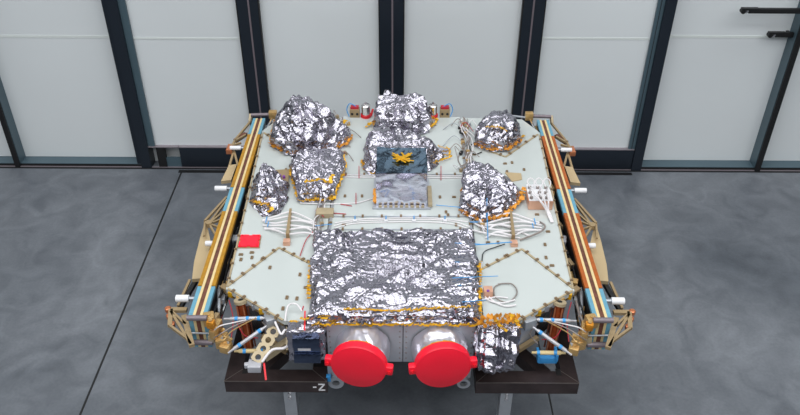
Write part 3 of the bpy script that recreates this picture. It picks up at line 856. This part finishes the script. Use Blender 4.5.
for i in range(16):
    side_ = i % 2; x = rng.uniform(458, 476) if side_ else rng.uniform(333, 350); y = rng.uniform(116, 172)
    o = MB(); o.cbox(D(x, y, .012), rng.uniform(.012, .03), rng.uniform(.012, .03), .02, rng.uniform(0, 1.5)); o.build('connector', rng.choice((GFIT, ALU, BLACK, TAN, SILV)), SAT)
    cable(((x, y, .02), (x + rng.uniform(-8, 8), y - rng.uniform(3, 8), .05), (x + rng.uniform(-14, 14), y + rng.uniform(-3, 6), .01)), .002, rng.choice((GCABLE, CRIM, CABLE, GCABLE)), name='wire')
# loops at right rear and front
cable(((463, 150), (458, 158), (462, 166), (468, 160), (465, 150)), .003, GCABLE)
cable(((480, 140), (470, 146), (474, 154), (482, 152)), .003, BLACK)
cable(((482, 262), (480, 280), (486, 298), (500, 303), (515, 300)), .004, CABLE)
cable(((498, 284), (512, 284), (517, 293), (508, 302), (496, 298), (494, 288), (500, 284)), .003, GCABLE)
cable(((484, 288), (492, 300), (505, 306), (516, 305)), .004, CABLE)
cable(((482, 300), (496, 297), (508, 298)), .0035, CABLE)
cable(((285, 321), (288, 306, .03), (296, 304, .04), (302, 311, .02)), .004, CABLE)
cable(((482, 262), (484, 252), (496, 247), (505, 244)), .0025, BLACK)
cable(((520, 240), (540, 232, .02), (545, 226, .02), (540, 222)), .005, GCABLE)
cable(((472, 222), (485, 228, .02), (500, 230, .02), (520, 233)), .0045, CABLE); cable(((472, 230), (490, 234, .02), (520, 238)), .0045, CABLE); cable(((470, 215), (485, 224, .02), (505, 226), (530, 236)), .0045, CABLE)
o = MB(); o.cbox(D(488, 292, .02), .04, .04, .04); bb = o.build('small_box', COPB, SAT, bevel=.002)
o = MB(); o.lathe(D(488, 291, .041), (0, 0, 1), [(0, .007), (.003, .007)], 10); o.build('lens', PURP, bb)
o = MB(); o.cbox(D(325, 213, .015), .09, .055, .03); o.build('small_box', DECKE, SAT, bevel=.002)
o = MB(); o.cbox(D(333, 150, .01), .05, .05, .02); o.build('small_box', TAN, SAT)
cable(((302, 311, .02), (303.5, 306, .03)), .003, CRIM, name='wire'); 

# --- folded solar arrays along the two sides
for s in (-1, 1):
    f = S(s)
    top = HD + .012
    a0 = f(253.3, 118, top); a1 = f(188, 316, top)      # outer edge rear, front
    b0 = f(265.3, 118, top); b1 = f(206.5, 316, top)
    a0.y = b0.y = (a0.y + b0.y) / 2; a1.y = b1.y = (a1.y + b1.y) / 2
    dep = .19
    def strip(t0, t1, u0, u1, name, m, parent, dz=0.0, dl=0.0, dp=dep):
        def pt(u, t, z):
            x = (a0.lerp(b0, u)).lerp(a1.lerp(b1, u), t); return Vector((x.x, x.y, z))
        mb = MB()
        q = [pt(u0, t0, 0), pt(u1, t0, 0), pt(u1, t1, 0), pt(u0, t1, 0)]
        mb.hexa([Vector((v.x, v.y, top - dp)) for v in q], [Vector((v.x, v.y, top + dz)) for v in q])
        return mb.build(name, m, parent)
    core = strip(0, 1, .385, .615, 'solar_array', BROWN, SAT, -.004)
    core['label'] = 'folded solar array, %s side' % ('left' if s < 0 else 'right')
    strip(.002, 1.0, .23, .38, 'panel_edge', CREAM, core); strip(.002, 1.0, .62, .77, 'panel_edge', CREAM, core)
    tp = GOLD if s < 0 else ORNG
    yy = lambda y: (f(200, y, top).y - a0.y) / (a1.y - a0.y)
    segs = [(0, yy(134), TEAL), (yy(134), yy(187), tp), (yy(187), yy(211), TEAL), (yy(211), yy(286), tp), (yy(286), 1, TEAL)]
    for t0, t1, m in segs:
        for u0, u1 in ((0, .225), (.775, 1)):
            last = t1 == 1
            strip(t0 + .001, t1 - (.001 if not last else .009), u0, u1, 'blue_edge' if m is TEAL else 'edge_tape', m, core, 0 if m is TEAL else .002, dp=.018)
    for u0, u1 in ((.02, .225), (.775, .98)):
        strip(.002, .990, u0, u1, 'shaded_side', BLACK, core, -.0185)  # sides painted black to imitate the shade below the panel edges
        strip(.9915, 1, u0 - .02 if u0 < .5 else u0, u1 if u0 < .5 else 1, 'blue_edge', TEAL, core)
    # connecting blocks between inner edge and deck
    rng = random.Random(31 + s)
    for i in range(22):
        t = (i + .5) / 22
        pa = b0.lerp(b1, t); pd = f(264 - 37.5 * t, 131 + 158 * t)
        pm = pa.lerp(pd, rng.uniform(.35, .65)); pm.z = HD - rng.uniform(.03, .08); pm.y = pa.y
        o = MB(); o.cbox(pm, rng.uniform(.018, .03), rng.uniform(.03, .06), .03, rng.uniform(-.3, .3)); o.build('side_bracket', rng.choice((GFIT, TAN, ALU, BLACK, GFIT)), SAT, bevel=.002)
    for k in range(3):
        pts = [b0.lerp(b1, i / 16) + Vector((-s * (.018 + .010 * k) + rng.uniform(-.008, .008), 0, -.05 - .02 * k + rng.uniform(-.01, .01))) for i in range(17)]
        mb = MB(); mb.tube(interp(pts, 3), .006, 6); mb.build('side_cable', (BLACK, GCABLE, SILV)[k], SAT)
    # clamp at the rear end
    z = HD + .02
    mb = MB(); mb.tube([f(251, 115, z), f(270, 114.5, z)], .011, 12); cl_ = mb.build('clamp_rod', MAUVE, SAT)
    mb = MB(); mb.bar(f(251, 114, z), f(250, 122, HD - .02), .014, .03); mb.build('clamp_plate', DECKE, cl_, bevel=.002)
    mb = MB(); mb.cbox(f(273, 114.5, z), .05, .04, .05); mb.build('end_fitting', GFIT, cl_, bevel=.006)
    mb = MB(); mb.tube([f(272, 118, HD), f(266, 130, HD - .01)], .007, 8); mb.build('strut', SILV, SAT)
    mb = MB(); mb.tube([f(276, 116, HD + .015), f(294, 114, HD + .015)], .006, 8); mb.build('strut', ALU, SAT)
    # rear outboard hold-down: tan truss, copper piece, tan plate, white cylinders
    z = HD - .02
    mb = MB()
    for a_, b_ in (((251, 121), (236, 139)), ((235, 141), (246, 135)), ((230, 146), (241, 143)), ((236, 139), (232, 146))):
        mb.bar(f(*a_, z), f(*b_, z), .012, .012)
    tr = mb.build('holddown_truss', TAN, SAT)
    mb = MB(); mb.bar(f(235, 141, z - .01), f(246, 134, z - .01), .024, .02); mb.build('truss_foot', BROWN, tr)
    mb = MB(); mb.cbox(f(230, 149, z - .01), .035, .075, .03); mb.build('copper_pad', PADC, tr, bevel=.004)
    mb = MB(); mb.bar(f(234, 151, z - .02), f(229, 168, z - .04), .012, .012); mb.bar(f(234, 151, z - .02), f(238, 166, z - .04), .012, .012); mb.build('truss_leg', TAN, tr)
    def plate(pts, z0, th, name='outer_plate', m=TANP):
        ps = [f(x, y, z0) for x, y in pts]
        mb = MB(); mb.hexa([p - Vector((0, 0, th)) for p in ps], ps); return mb.build(name, m, SAT)
    plate([(229, 165), (237, 164), (231, 180), (221, 181)], HD - .05, .02)
    def wcyl(x0, x1, y, z_, r):
        mb = MB(); a_ = f(x0, y, z_); b_ = f(x1, y, z_); a_.y = b_.y; d_ = (b_ - a_); L_ = d_.length
        mb.lathe(a_, d_, [(0, r * .9), (.002, r), (L_, r)], 16); o = mb.build('white_sleeve', WHITE, SAT)
        mb = MB(); mb.lathe(b_, d_, [(0, r * .55), (.03, r * .55)], 12); mb.build('sleeve_pin', ALU, o)
    wcyl(230, 241, 148, HD - .01, .013); wcyl(215, 227, 188.5, HD - .02, .015); wcyl(205.5, 213, 243.5, HD - .03, .014); wcyl(176, 189, 298.5, HD - .02, .017)
    # middle outboard: fan truss and long tan plate
    hub = f(209, 224, HD - .05)
    mb = MB(); mb.lathe(hub + Vector((0, 0, -.012)), (0, 0, 1), [(0, .018), (.026, .018)], 14); fan = mb.build('truss_hub', TAN, SAT)
    for (x, y) in ((227, 200), (226, 210), (223, 219), (220, 228), (216, 236)):
        mb = MB(); mb.bar(hub, f(x, y, HD - .04), .010, .012); mb.build('truss_spoke', TAN, fan)
    mb = MB(); mb.bar(f(227, 197, HD - .04), f(205, 221, HD - .04), .012, .012); mb.bar(f(205, 221, HD - .05), f(204, 236, HD - .05), .010, .010); mb.build('truss_edge', TAN, fan)
    plate([(205, 222), (208, 229), (211, 243), (203, 278), (192, 279), (194, 262), (200, 238)], HD - .07, .02)
    mb = MB()
    mb.bar(f(196, 281, HD - .1), f(180, 308, HD - .1), .02, .02); mb.build('outer_rod', BLACK, SAT)
    mb = MB(); mb.bar(f(190, 280, HD - .09), f(178, 306, HD - .09), .012, .012); mb.build('outer_rod', TAN, SAT)
    # front outboard: triangular tan frame, copper pads, rods through the stack
    z = HD - .06
    mb = MB()
    for a_, b_, w_ in (((171, 310), (187, 310), .022), ((171, 312), (191, 345), .012), ((184, 316), (192, 346), .024), ((171, 310), (170, 326), .02), ((170, 326), (186, 338), .010), ((172, 312), (186, 325), .010)):
        mb.bar(f(*a_, z), f(*b_, z), w_, .016)
    tf = mb.build('end_truss', TAN, SAT)
    for (x, y) in ((168.5, 311), (170, 318), (172, 326)):
        mb = MB(); mb.lathe(f(x, y, z - .02), (0, 0, 1), [(0, .015), (.018, .015), (.022, .010)], 12); mb.build('copper_pad', PADC, tf)
    for y, xa, xb, zz in ((318, 187, 207, HD + .02), (342.5, 191, 213, HD - .12)):
        pa, pb = f(xa, y, zz), f(xb, y, zz); pa.y = pb.y = a1.y - .012 if y > 330 else a1.y + .02
        pa.y = pb.y = min(pa.y, f(xb, y, zz).y)
        mb = MB(); mb.tube([pa, pb], .013, 12); mb.build('clamp_rod', MAUVE, tf)
    pa, pb = f(191, 333, HD - .06), f(212, 333.5, HD - .06)
    mb = MB(); mb.tube([pa, pb], .004, 8); mb.build('thin_rod', ALU, tf)
    # gold fittings inboard
    rng = random.Random(77)
    for (x, y, sx, sy, sz, m, zz) in ((209, 319, .05, .05, .05, GFIT, HD - .01), (211, 324, .035, .03, .04, KAPO, HD + .01), (216, 329, .03, .09, .05, GFIT, HD - .05), (221, 341, .05, .05, .05, GFIT, HD - .1), (226, 347, .045, .05, .04, GFIT, HD - .11), (212, 337, .03, .04, .04, DECKE, HD - .1)):
        mb = MB(); mb.cbox(f(x, y, zz), sx, sy, sz, rng.uniform(-.4, .4)); g = mb.build('end_fitting', m, SAT, bevel=.008)
        mb = MB(); mb.lathe(f(x, y, zz) + Vector((0, 0, sz / 2)), (0, 0, 1), [(0, .009), (.006, .009)], 10); mb.build('bolt', GFIT, g)
    # struts in the open corner
    def rod(a_, b_, za, zb, r, bands=2, m=STRUT):
        pa, pb = f(*a_, za), f(*b_, zb)
        mb = MB(); mb.tube([pa, pa.lerp(pb, .12), pa.lerp(pb, .16), pa.lerp(pb, .84), pa.lerp(pb, .88), pb], [r * .6, r * .6, r, r, r * .6, r * .6], 12); o = mb.build('strut', m, SAT)
        for k in range(bands):
            q0 = pa.lerp(pb, .25 + .5 * k / max(1, bands - 1)); d_ = (pb - pa).normalized()
            mb = MB(); mb.lathe(q0, d_, [(0, r * 1.12), (.014, r * 1.12)], 12); mb.build('blue_band', BLUE, o)
    rod((224, 319), (269, 318), HD - .05, HD - .02, .009, 3)
    rod((228, 353), (268, 325), HD - .12, HD - .05, .009, 2)
    rod((234, 351), (268, 351), HD - .14, HD - .16, .010, 2, CREAM)
    rod((219, 286), (219, 312), HD - .04, HD - .04, .009, 0, ALU)
    rod((215, 290), (210, 310), HD - .05, HD - .04, .010, 0, SILV)
    mb = MB(); mb.cbox(f(272, 320, HD - .035), .06, .055, .05, .4); mb.build('strut_clamp', ALU, SAT, bevel=.006)
    # copper tube with ring flange
    pt = f(241, 302, HD - .015); pb_ = f(250, 347, HD - .24)
    ax = (pb_ - pt)
    mb = MB(); mb.lathe(pt, ax, [(0, .017), (.02, .019), (ax.length, .019)], 20); tb = mb.build('copper_tube', COPPER, SAT)
    for k in range(5):
        an = k * 1.256; o_ = ax.normalized().orthogonal(); q_ = Matrix.Rotation(an, 3, ax.normalized()) @ o_ * .019
        mb = MB(); mb.tube([pt + q_ + ax * .05, pb_ + q_], .004, 6); mb.build('tube_rib', (PADC, BROWN)[k % 2], tb)
    mb = MB(); mb.lathe(pt - ax.normalized() * .012, ax, [(0, .018), (0, .031), (.014, .031), (.014, .018)], 20); fl2 = mb.build('ring_flange', DECKE, tb)
    mb = MB(); mb.lathe(pt - ax.normalized() * .0125, ax, [(0, .012), (.002, .012)], 16); mb.build('tube_bore', BLACK, tb)
    for k in range(3):
        mb = MB(); st_ = f(228 + 8 * k, 318, HD - .02); mb.tube(interp([f(212 + 2 * k, 332 + 6 * k, HD - .04), f(220 + 2 * k, 326 + 7 * k, HD + .0), f(232, 323 + 4 * k, HD - .0), f(246 + 5 * k, 320 - k, HD - .02)], 6), .0028, 6); mb.build('cable', (CABLE, GCABLE, GFIT)[k], SAT)
    rng = random.Random(91)
    for i in range(16):
        x, y = rng.uniform(206, 230), 0; y = 314 + (x - 206) * 1.35 + rng.uniform(-5, 5); zz = HD - .03 - (y - 314) * .0022
        mb = MB()
        if i % 2: mb.cbox(f(x, y, zz), rng.uniform(.012, .028), rng.uniform(.012, .03), rng.uniform(.01, .03), rng.uniform(-.6, .6))
        else: mb.lathe(f(x, y, zz), (rng.uniform(-1, 1), rng.uniform(-1, 0), .6), [(0, .008), (.025, .008), (.03, .005)], 10)
        mb.build('fitting', rng.choice((GFIT, ALU, GFIT, DECKE)), SAT)
    for i in range(7):
        t = i / 6
        mb = MB(); mb.cbox(f(231 + 46 * t, 294 + 25 * t, HD - .02), .022, .02, .03, rng.uniform(-.5, .5)); mb.build('fitting', rng.choice((GFIT, TAN, ALU, KAPT)), SAT, bevel=.002)
    for pts in (((229, 300), (233, 318), (231, 340)), ((236, 320), (244, 335), (258, 338)), ((262, 322), (270, 332), (262, 342))):
        mb = MB(); mb.tube(interp([f(x, y, HD - .05 - (y - 300) * .002) for x, y in pts], 6), .0025, 6); mb.build('wire', rng.choice((GCABLE, CABLE, CRIM)), SAT)

# left only: perforated tan bracket, white connector, red strap
f = S(-1)
def perforated(pa, pb, w, th=.012, holes=4):
    mb = MB(); d_ = (pb - pa); L_ = d_.length; d_.normalize(); nn = Vector((0, -.55, .83)); s_ = d_.cross(nn).normalized(); nn = s_.cross(d_)
    seg = L_ / holes; N = 16
    for h in range(holes):
        c = pa + d_ * seg * (h + .5); ins, out = [], []
        for k in range(N):
            t = 2 * math.pi * (k + .5) / N; cs, sn = math.cos(t), math.sin(t)
            ins.append(c + d_ * cs * w * .24 + s_ * sn * w * .24)
            m_ = max(abs(cs), abs(sn)); out.append(c + d_ * cs / m_ * seg / 2 + s_ * sn / m_ * w / 2)
        for z_ in (0, 1):
            o_ = nn * th * z_
            for k in range(N):
                j = (k + 1) % N; mb.poly([ins[k] + o_, ins[j] + o_, out[j] + o_, out[k] + o_])
        for rg in (ins, out):
            for k in range(N):
                j = (k + 1) % N; mb.poly([rg[k], rg[j], rg[j] + nn * th, rg[k] + nn * th])
    bmesh.ops.remove_doubles(mb.bm, verts=mb.bm.verts, dist=1e-5)
    return mb.build('perforated_bracket', DECKE, SAT)
perforated(P(276, 328, HD - .06), P(256, 362, HD - .14), .055)
mb = MB(); mb.bar(P(264, 358, HD - .16), P(290, 340, HD - .14), .03, .03); mb.bar(P(288, 324, HD - .06), P(288, 350, HD - .14), .016, .03); mb.build('tan_arm', DECKE, SAT)
mb = MB(); mb.cbox(P(255, 366, HD - .15), .058, .05, .035); mb.cbox(P(249, 365, HD - .145), .04, .02, .022, .2); wc = mb.build('white_connector', STRUT, SAT, bevel=.004)
mb = MB(); mb.bar(P(264, 363, HD - .14), P(266, 380, HD - .17), .008, .003); mb.build('red_strap', REDL, SAT)
mb = MB(); mb.bar(P(305, 311, HD + .02), P(304.5, 332, HD - .01), .007, .003); mb.build('red_strap', REDL, SAT)
mb = MB(); mb.tube(interp([P(262, 362, HD - .13), P(272, 350, HD - .1), P(284, 348, HD - .1), P(291, 342, HD - .1), P(292, 332, HD - .06)], 6), .006, 8); mb.build('cable', CABLE, SAT)
mb = MB(); mb.tube(interp([P(275, 322, HD - .01), P(281, 334, HD - .02), P(285, 330, HD - .02), P(290, 332, HD - .05)], 6), .005, 8); mb.build('cable', CABLE, SAT)
# right only: blue plug under the strut
mb = MB(); mb.cbox(P(547, 357, HD - .24), .085, .05, .035); mb.cbox(P(538, 355, HD - .22), .012, .06, .04); mb.cbox(P(556, 354, HD - .22), .012, .06, .04); mb.build('blue_plug', BLUE, SAT, bevel=.003)
for pts in (((572, 332), (578, 345)),):
    pass

# ================================================================== STAND
STx = XM
ZS = 0.64       # top of the steel frames
bw = 0.072
st = thing('support_stand', Vector((STx, 3.3, 0)), 'dark steel box-section stand with aluminium legs carrying the satellite, marked -Z on its front', 'stand')
def steel_frame(x0, x1, y0, y1, marks):
    mb = MB()
    # mitred rectangle of box sections
    o = [(x0, y0), (x1, y0), (x1, y1), (x0, y1)]; i_ = [(x0 + bw, y0 + bw), (x1 - bw, y0 + bw), (x1 - bw, y1 - bw), (x0 + bw, y1 - bw)]
    for k in range(4):
        j = (k + 1) % 4
        mb.prism([o[k], o[j], i_[j], i_[k]], ZS - bw, ZS)
    fr = mb.build('steel_frame', STEEL, st)
    for k in range(4):
        m2 = MB()
        m2.bar(Vector((*o[k], ZS + .0005)), Vector((*i_[k], ZS + .0005)), .003, .0015)
        m2.build('weld_seam', WELD, fr)
    m2 = MB()
    m2.bar(Vector((x0, y0 - .0005, ZS - .001)), Vector((x1, y0 - .0005, ZS - .001)), .003, .003)
    m2.build('weld_seam', WELD, fr)
    return fr
yS = P(300, 381.5, ZS).y
xl0, xl1 = P(224, 381.5, ZS).x, P(327, 381.5, ZS).x
xr0, xr1 = P(476, 381.5, ZS).x, P(579, 381.5, ZS).x
yE = yS + 1.75
fL = steel_frame(xl0, xl1, yS, yE, True); fR = steel_frame(xr0, xr1, yS, yE, False)
for s, (xa, xb, fr) in ((-1, (xl0, xl1, fL)), (1, (xr0, xr1, fR))):
    mb = MB()
    inner, outer = (xb, xa) if s < 0 else (xa, xb)
    mb.bar(Vector((inner - (-s) * bw * .7 if False else inner + s * bw, yS + .42, ZS - bw / 2 - .001)), Vector((outer - s * .14, yS + bw * .9, ZS - bw / 2 - .001)), bw * .8, bw * .9)
    mb.build('diagonal_beam', STEEL, fr)
    mb = MB(); mb.box(xa + .02, xa + .05, yS + .02, yS + .05, ZS, ZS + .0006) if False else mb.box(outer - s * .085 - .012, outer - s * .085 + .012, yS + .045, yS + .085, ZS + .0003, ZS + .001)
    mb.build('dark_slot', BLACK, fr)
# cross beams joining both frames under the body
for yy_ in (yS + .5, yE - bw):
    mb = MB(); mb.box(xl1 + .001, xr0 - .001, yy_, yy_ + bw, ZS - bw, ZS); mb.build('cross_beam', STEEL, st)
# legs
def leg(px, y, w_=.055):
    x = P(px, 395, ZS - bw).x
    mb = MB(); mb.box(x - w_ / 2, x + w_ / 2, y, y + .006, .01, ZS - bw); mb.box(x - w_ / 2, x - w_ / 2 + .005, y + .006, y + .05, .01, ZS - bw); mb.box(x + w_ / 2 - .005, x + w_ / 2, y + .006, y + .05, .01, ZS - bw)
    l = mb.build('leg', ALU, st)
    for dz in (.02, .045):
        m2 = MB(); m2.lathe((x, y - .0002, ZS - bw - dz), (0, -1, 0), [(0, .008), (.006, .008)], 6); m2.build('bolt', SILV, l)
    m3 = MB(); m3.box(x - .05, x + .05, y - .03, y + .07, 0, .01); m3.build('foot', BLACK, l)
leg(288.5, yS + .008); leg(507.5, yS + .008); leg(288.5, yE - .07); leg(507.5, yE - .07)
# spacer blocks between the frames and the body
for x in (xl1 - bw / 2, xr0 + bw / 2, (xl0 + xl1) / 2, (xr0 + xr1) / 2):
    for y in (yS + .35, yE - bw / 2) if abs(x - XM) > .4 else (yS + .12, yE - bw / 2):
        mb = MB(); mb.box(x - .03, x + .03, y - .03, y + .03, ZS, ZB); mb.build('spacer_block', BLACK, st)
# -Z marking
zc_ = ZS - bw / 2
def stroke(mb, x0, z0, x1, z1, w_=.007): mb.bar(Vector((x0, yS - .0012, z0)), Vector((x1, yS - .0012, z1)), .0015, w_, up=Vector((0, 0, 1)) if abs(x1 - x0) > .001 else Vector((1, 0, 0)))
xz0 = P(313, 387, zc_).x; xz1 = P(316.5, 387, zc_).x; xz2 = P(318.5, 387, zc_).x; xz3 = P(325, 387, zc_).x
mb = MB(); stroke(mb, xz0, zc_, xz1, zc_); stroke(mb, xz2, zc_ + .019, xz3, zc_ + .019); stroke(mb, xz2, zc_ - .019, xz3, zc_ - .019); stroke(mb, xz2 + .003, zc_ - .017, xz3 - .003, zc_ + .017)
mb.build('marking', WHITE, fL, label='white painted -Z lettering')
# lug plates hanging beside the optics
for pxa, pxb in ((328, 344), (457, 470.5)):
    xa, xb = Q(pxa, 372, YF - .02).x, Q(pxb, 372, YF - .02).x; c = (xa + xb) / 2; w_ = xb - xa
    mb = MB(); mb.box(xa, xb, YF - .03, YF - .0145, .62, ZB + .03)
    lg = mb.build('lug_plate', ALUW, SAT)
    mb = MB(); N = 24; r0, r1 = .018, w_ / 2
    zc2 = .60
    ringI = [Vector((c + r0 * math.cos(t), 0, zc2 + r0 * math.sin(t))) for t in [2 * math.pi * i / N for i in range(N)]]
    ringO = [Vector((c + r1 * math.cos(t), 0, zc2 + r1 * math.sin(t))) for t in [2 * math.pi * i / N for i in range(N)]]
    for k in range(N):
        j = (k + 1) % N
        for y in (YF - .05, YF - .03):
            mb.poly([Vector((v.x, y, v.z)) for v in (ringI[k], ringI[j], ringO[j], ringO[k])])
        for rg in (ringI, ringO):
            mb.poly([Vector((rg[k].x, YF - .05, rg[k].z)), Vector((rg[j].x, YF - .05, rg[j].z)), Vector((rg[j].x, YF - .03, rg[j].z)), Vector((rg[k].x, YF - .03, rg[k].z))])
    bmesh.ops.remove_doubles(mb.bm, verts=mb.bm.verts, dist=1e-5)
    mb.build('lifting_eye', ALU, lg)
mb = MB(); mb.cbox((Q(329, 380, YF - .04).x, YF - .045, .63), .02, .02, .03); mb.build('blue_peg', BLUE, st)

# ------------------------------------------------------------------ camera object, view
cd = bpy.data.cameras.new('camera'); co = bpy.data.objects.new('camera', cd); COL.objects.link(co)
cd.sensor_width = 36; cd.lens = F_PX / 800 * 36; cd.clip_end = 60
co.matrix_world = Matrix.Translation(CAM) @ ROT.to_4x4()
sc = bpy.context.scene; sc.camera = co
sc.view_settings.view_transform = 'Standard'; sc.view_settings.look = 'None'; sc.view_settings.gamma = 1
sc.view_settings.use_curve_mapping = False
sc.view_settings.exposure = 0.0
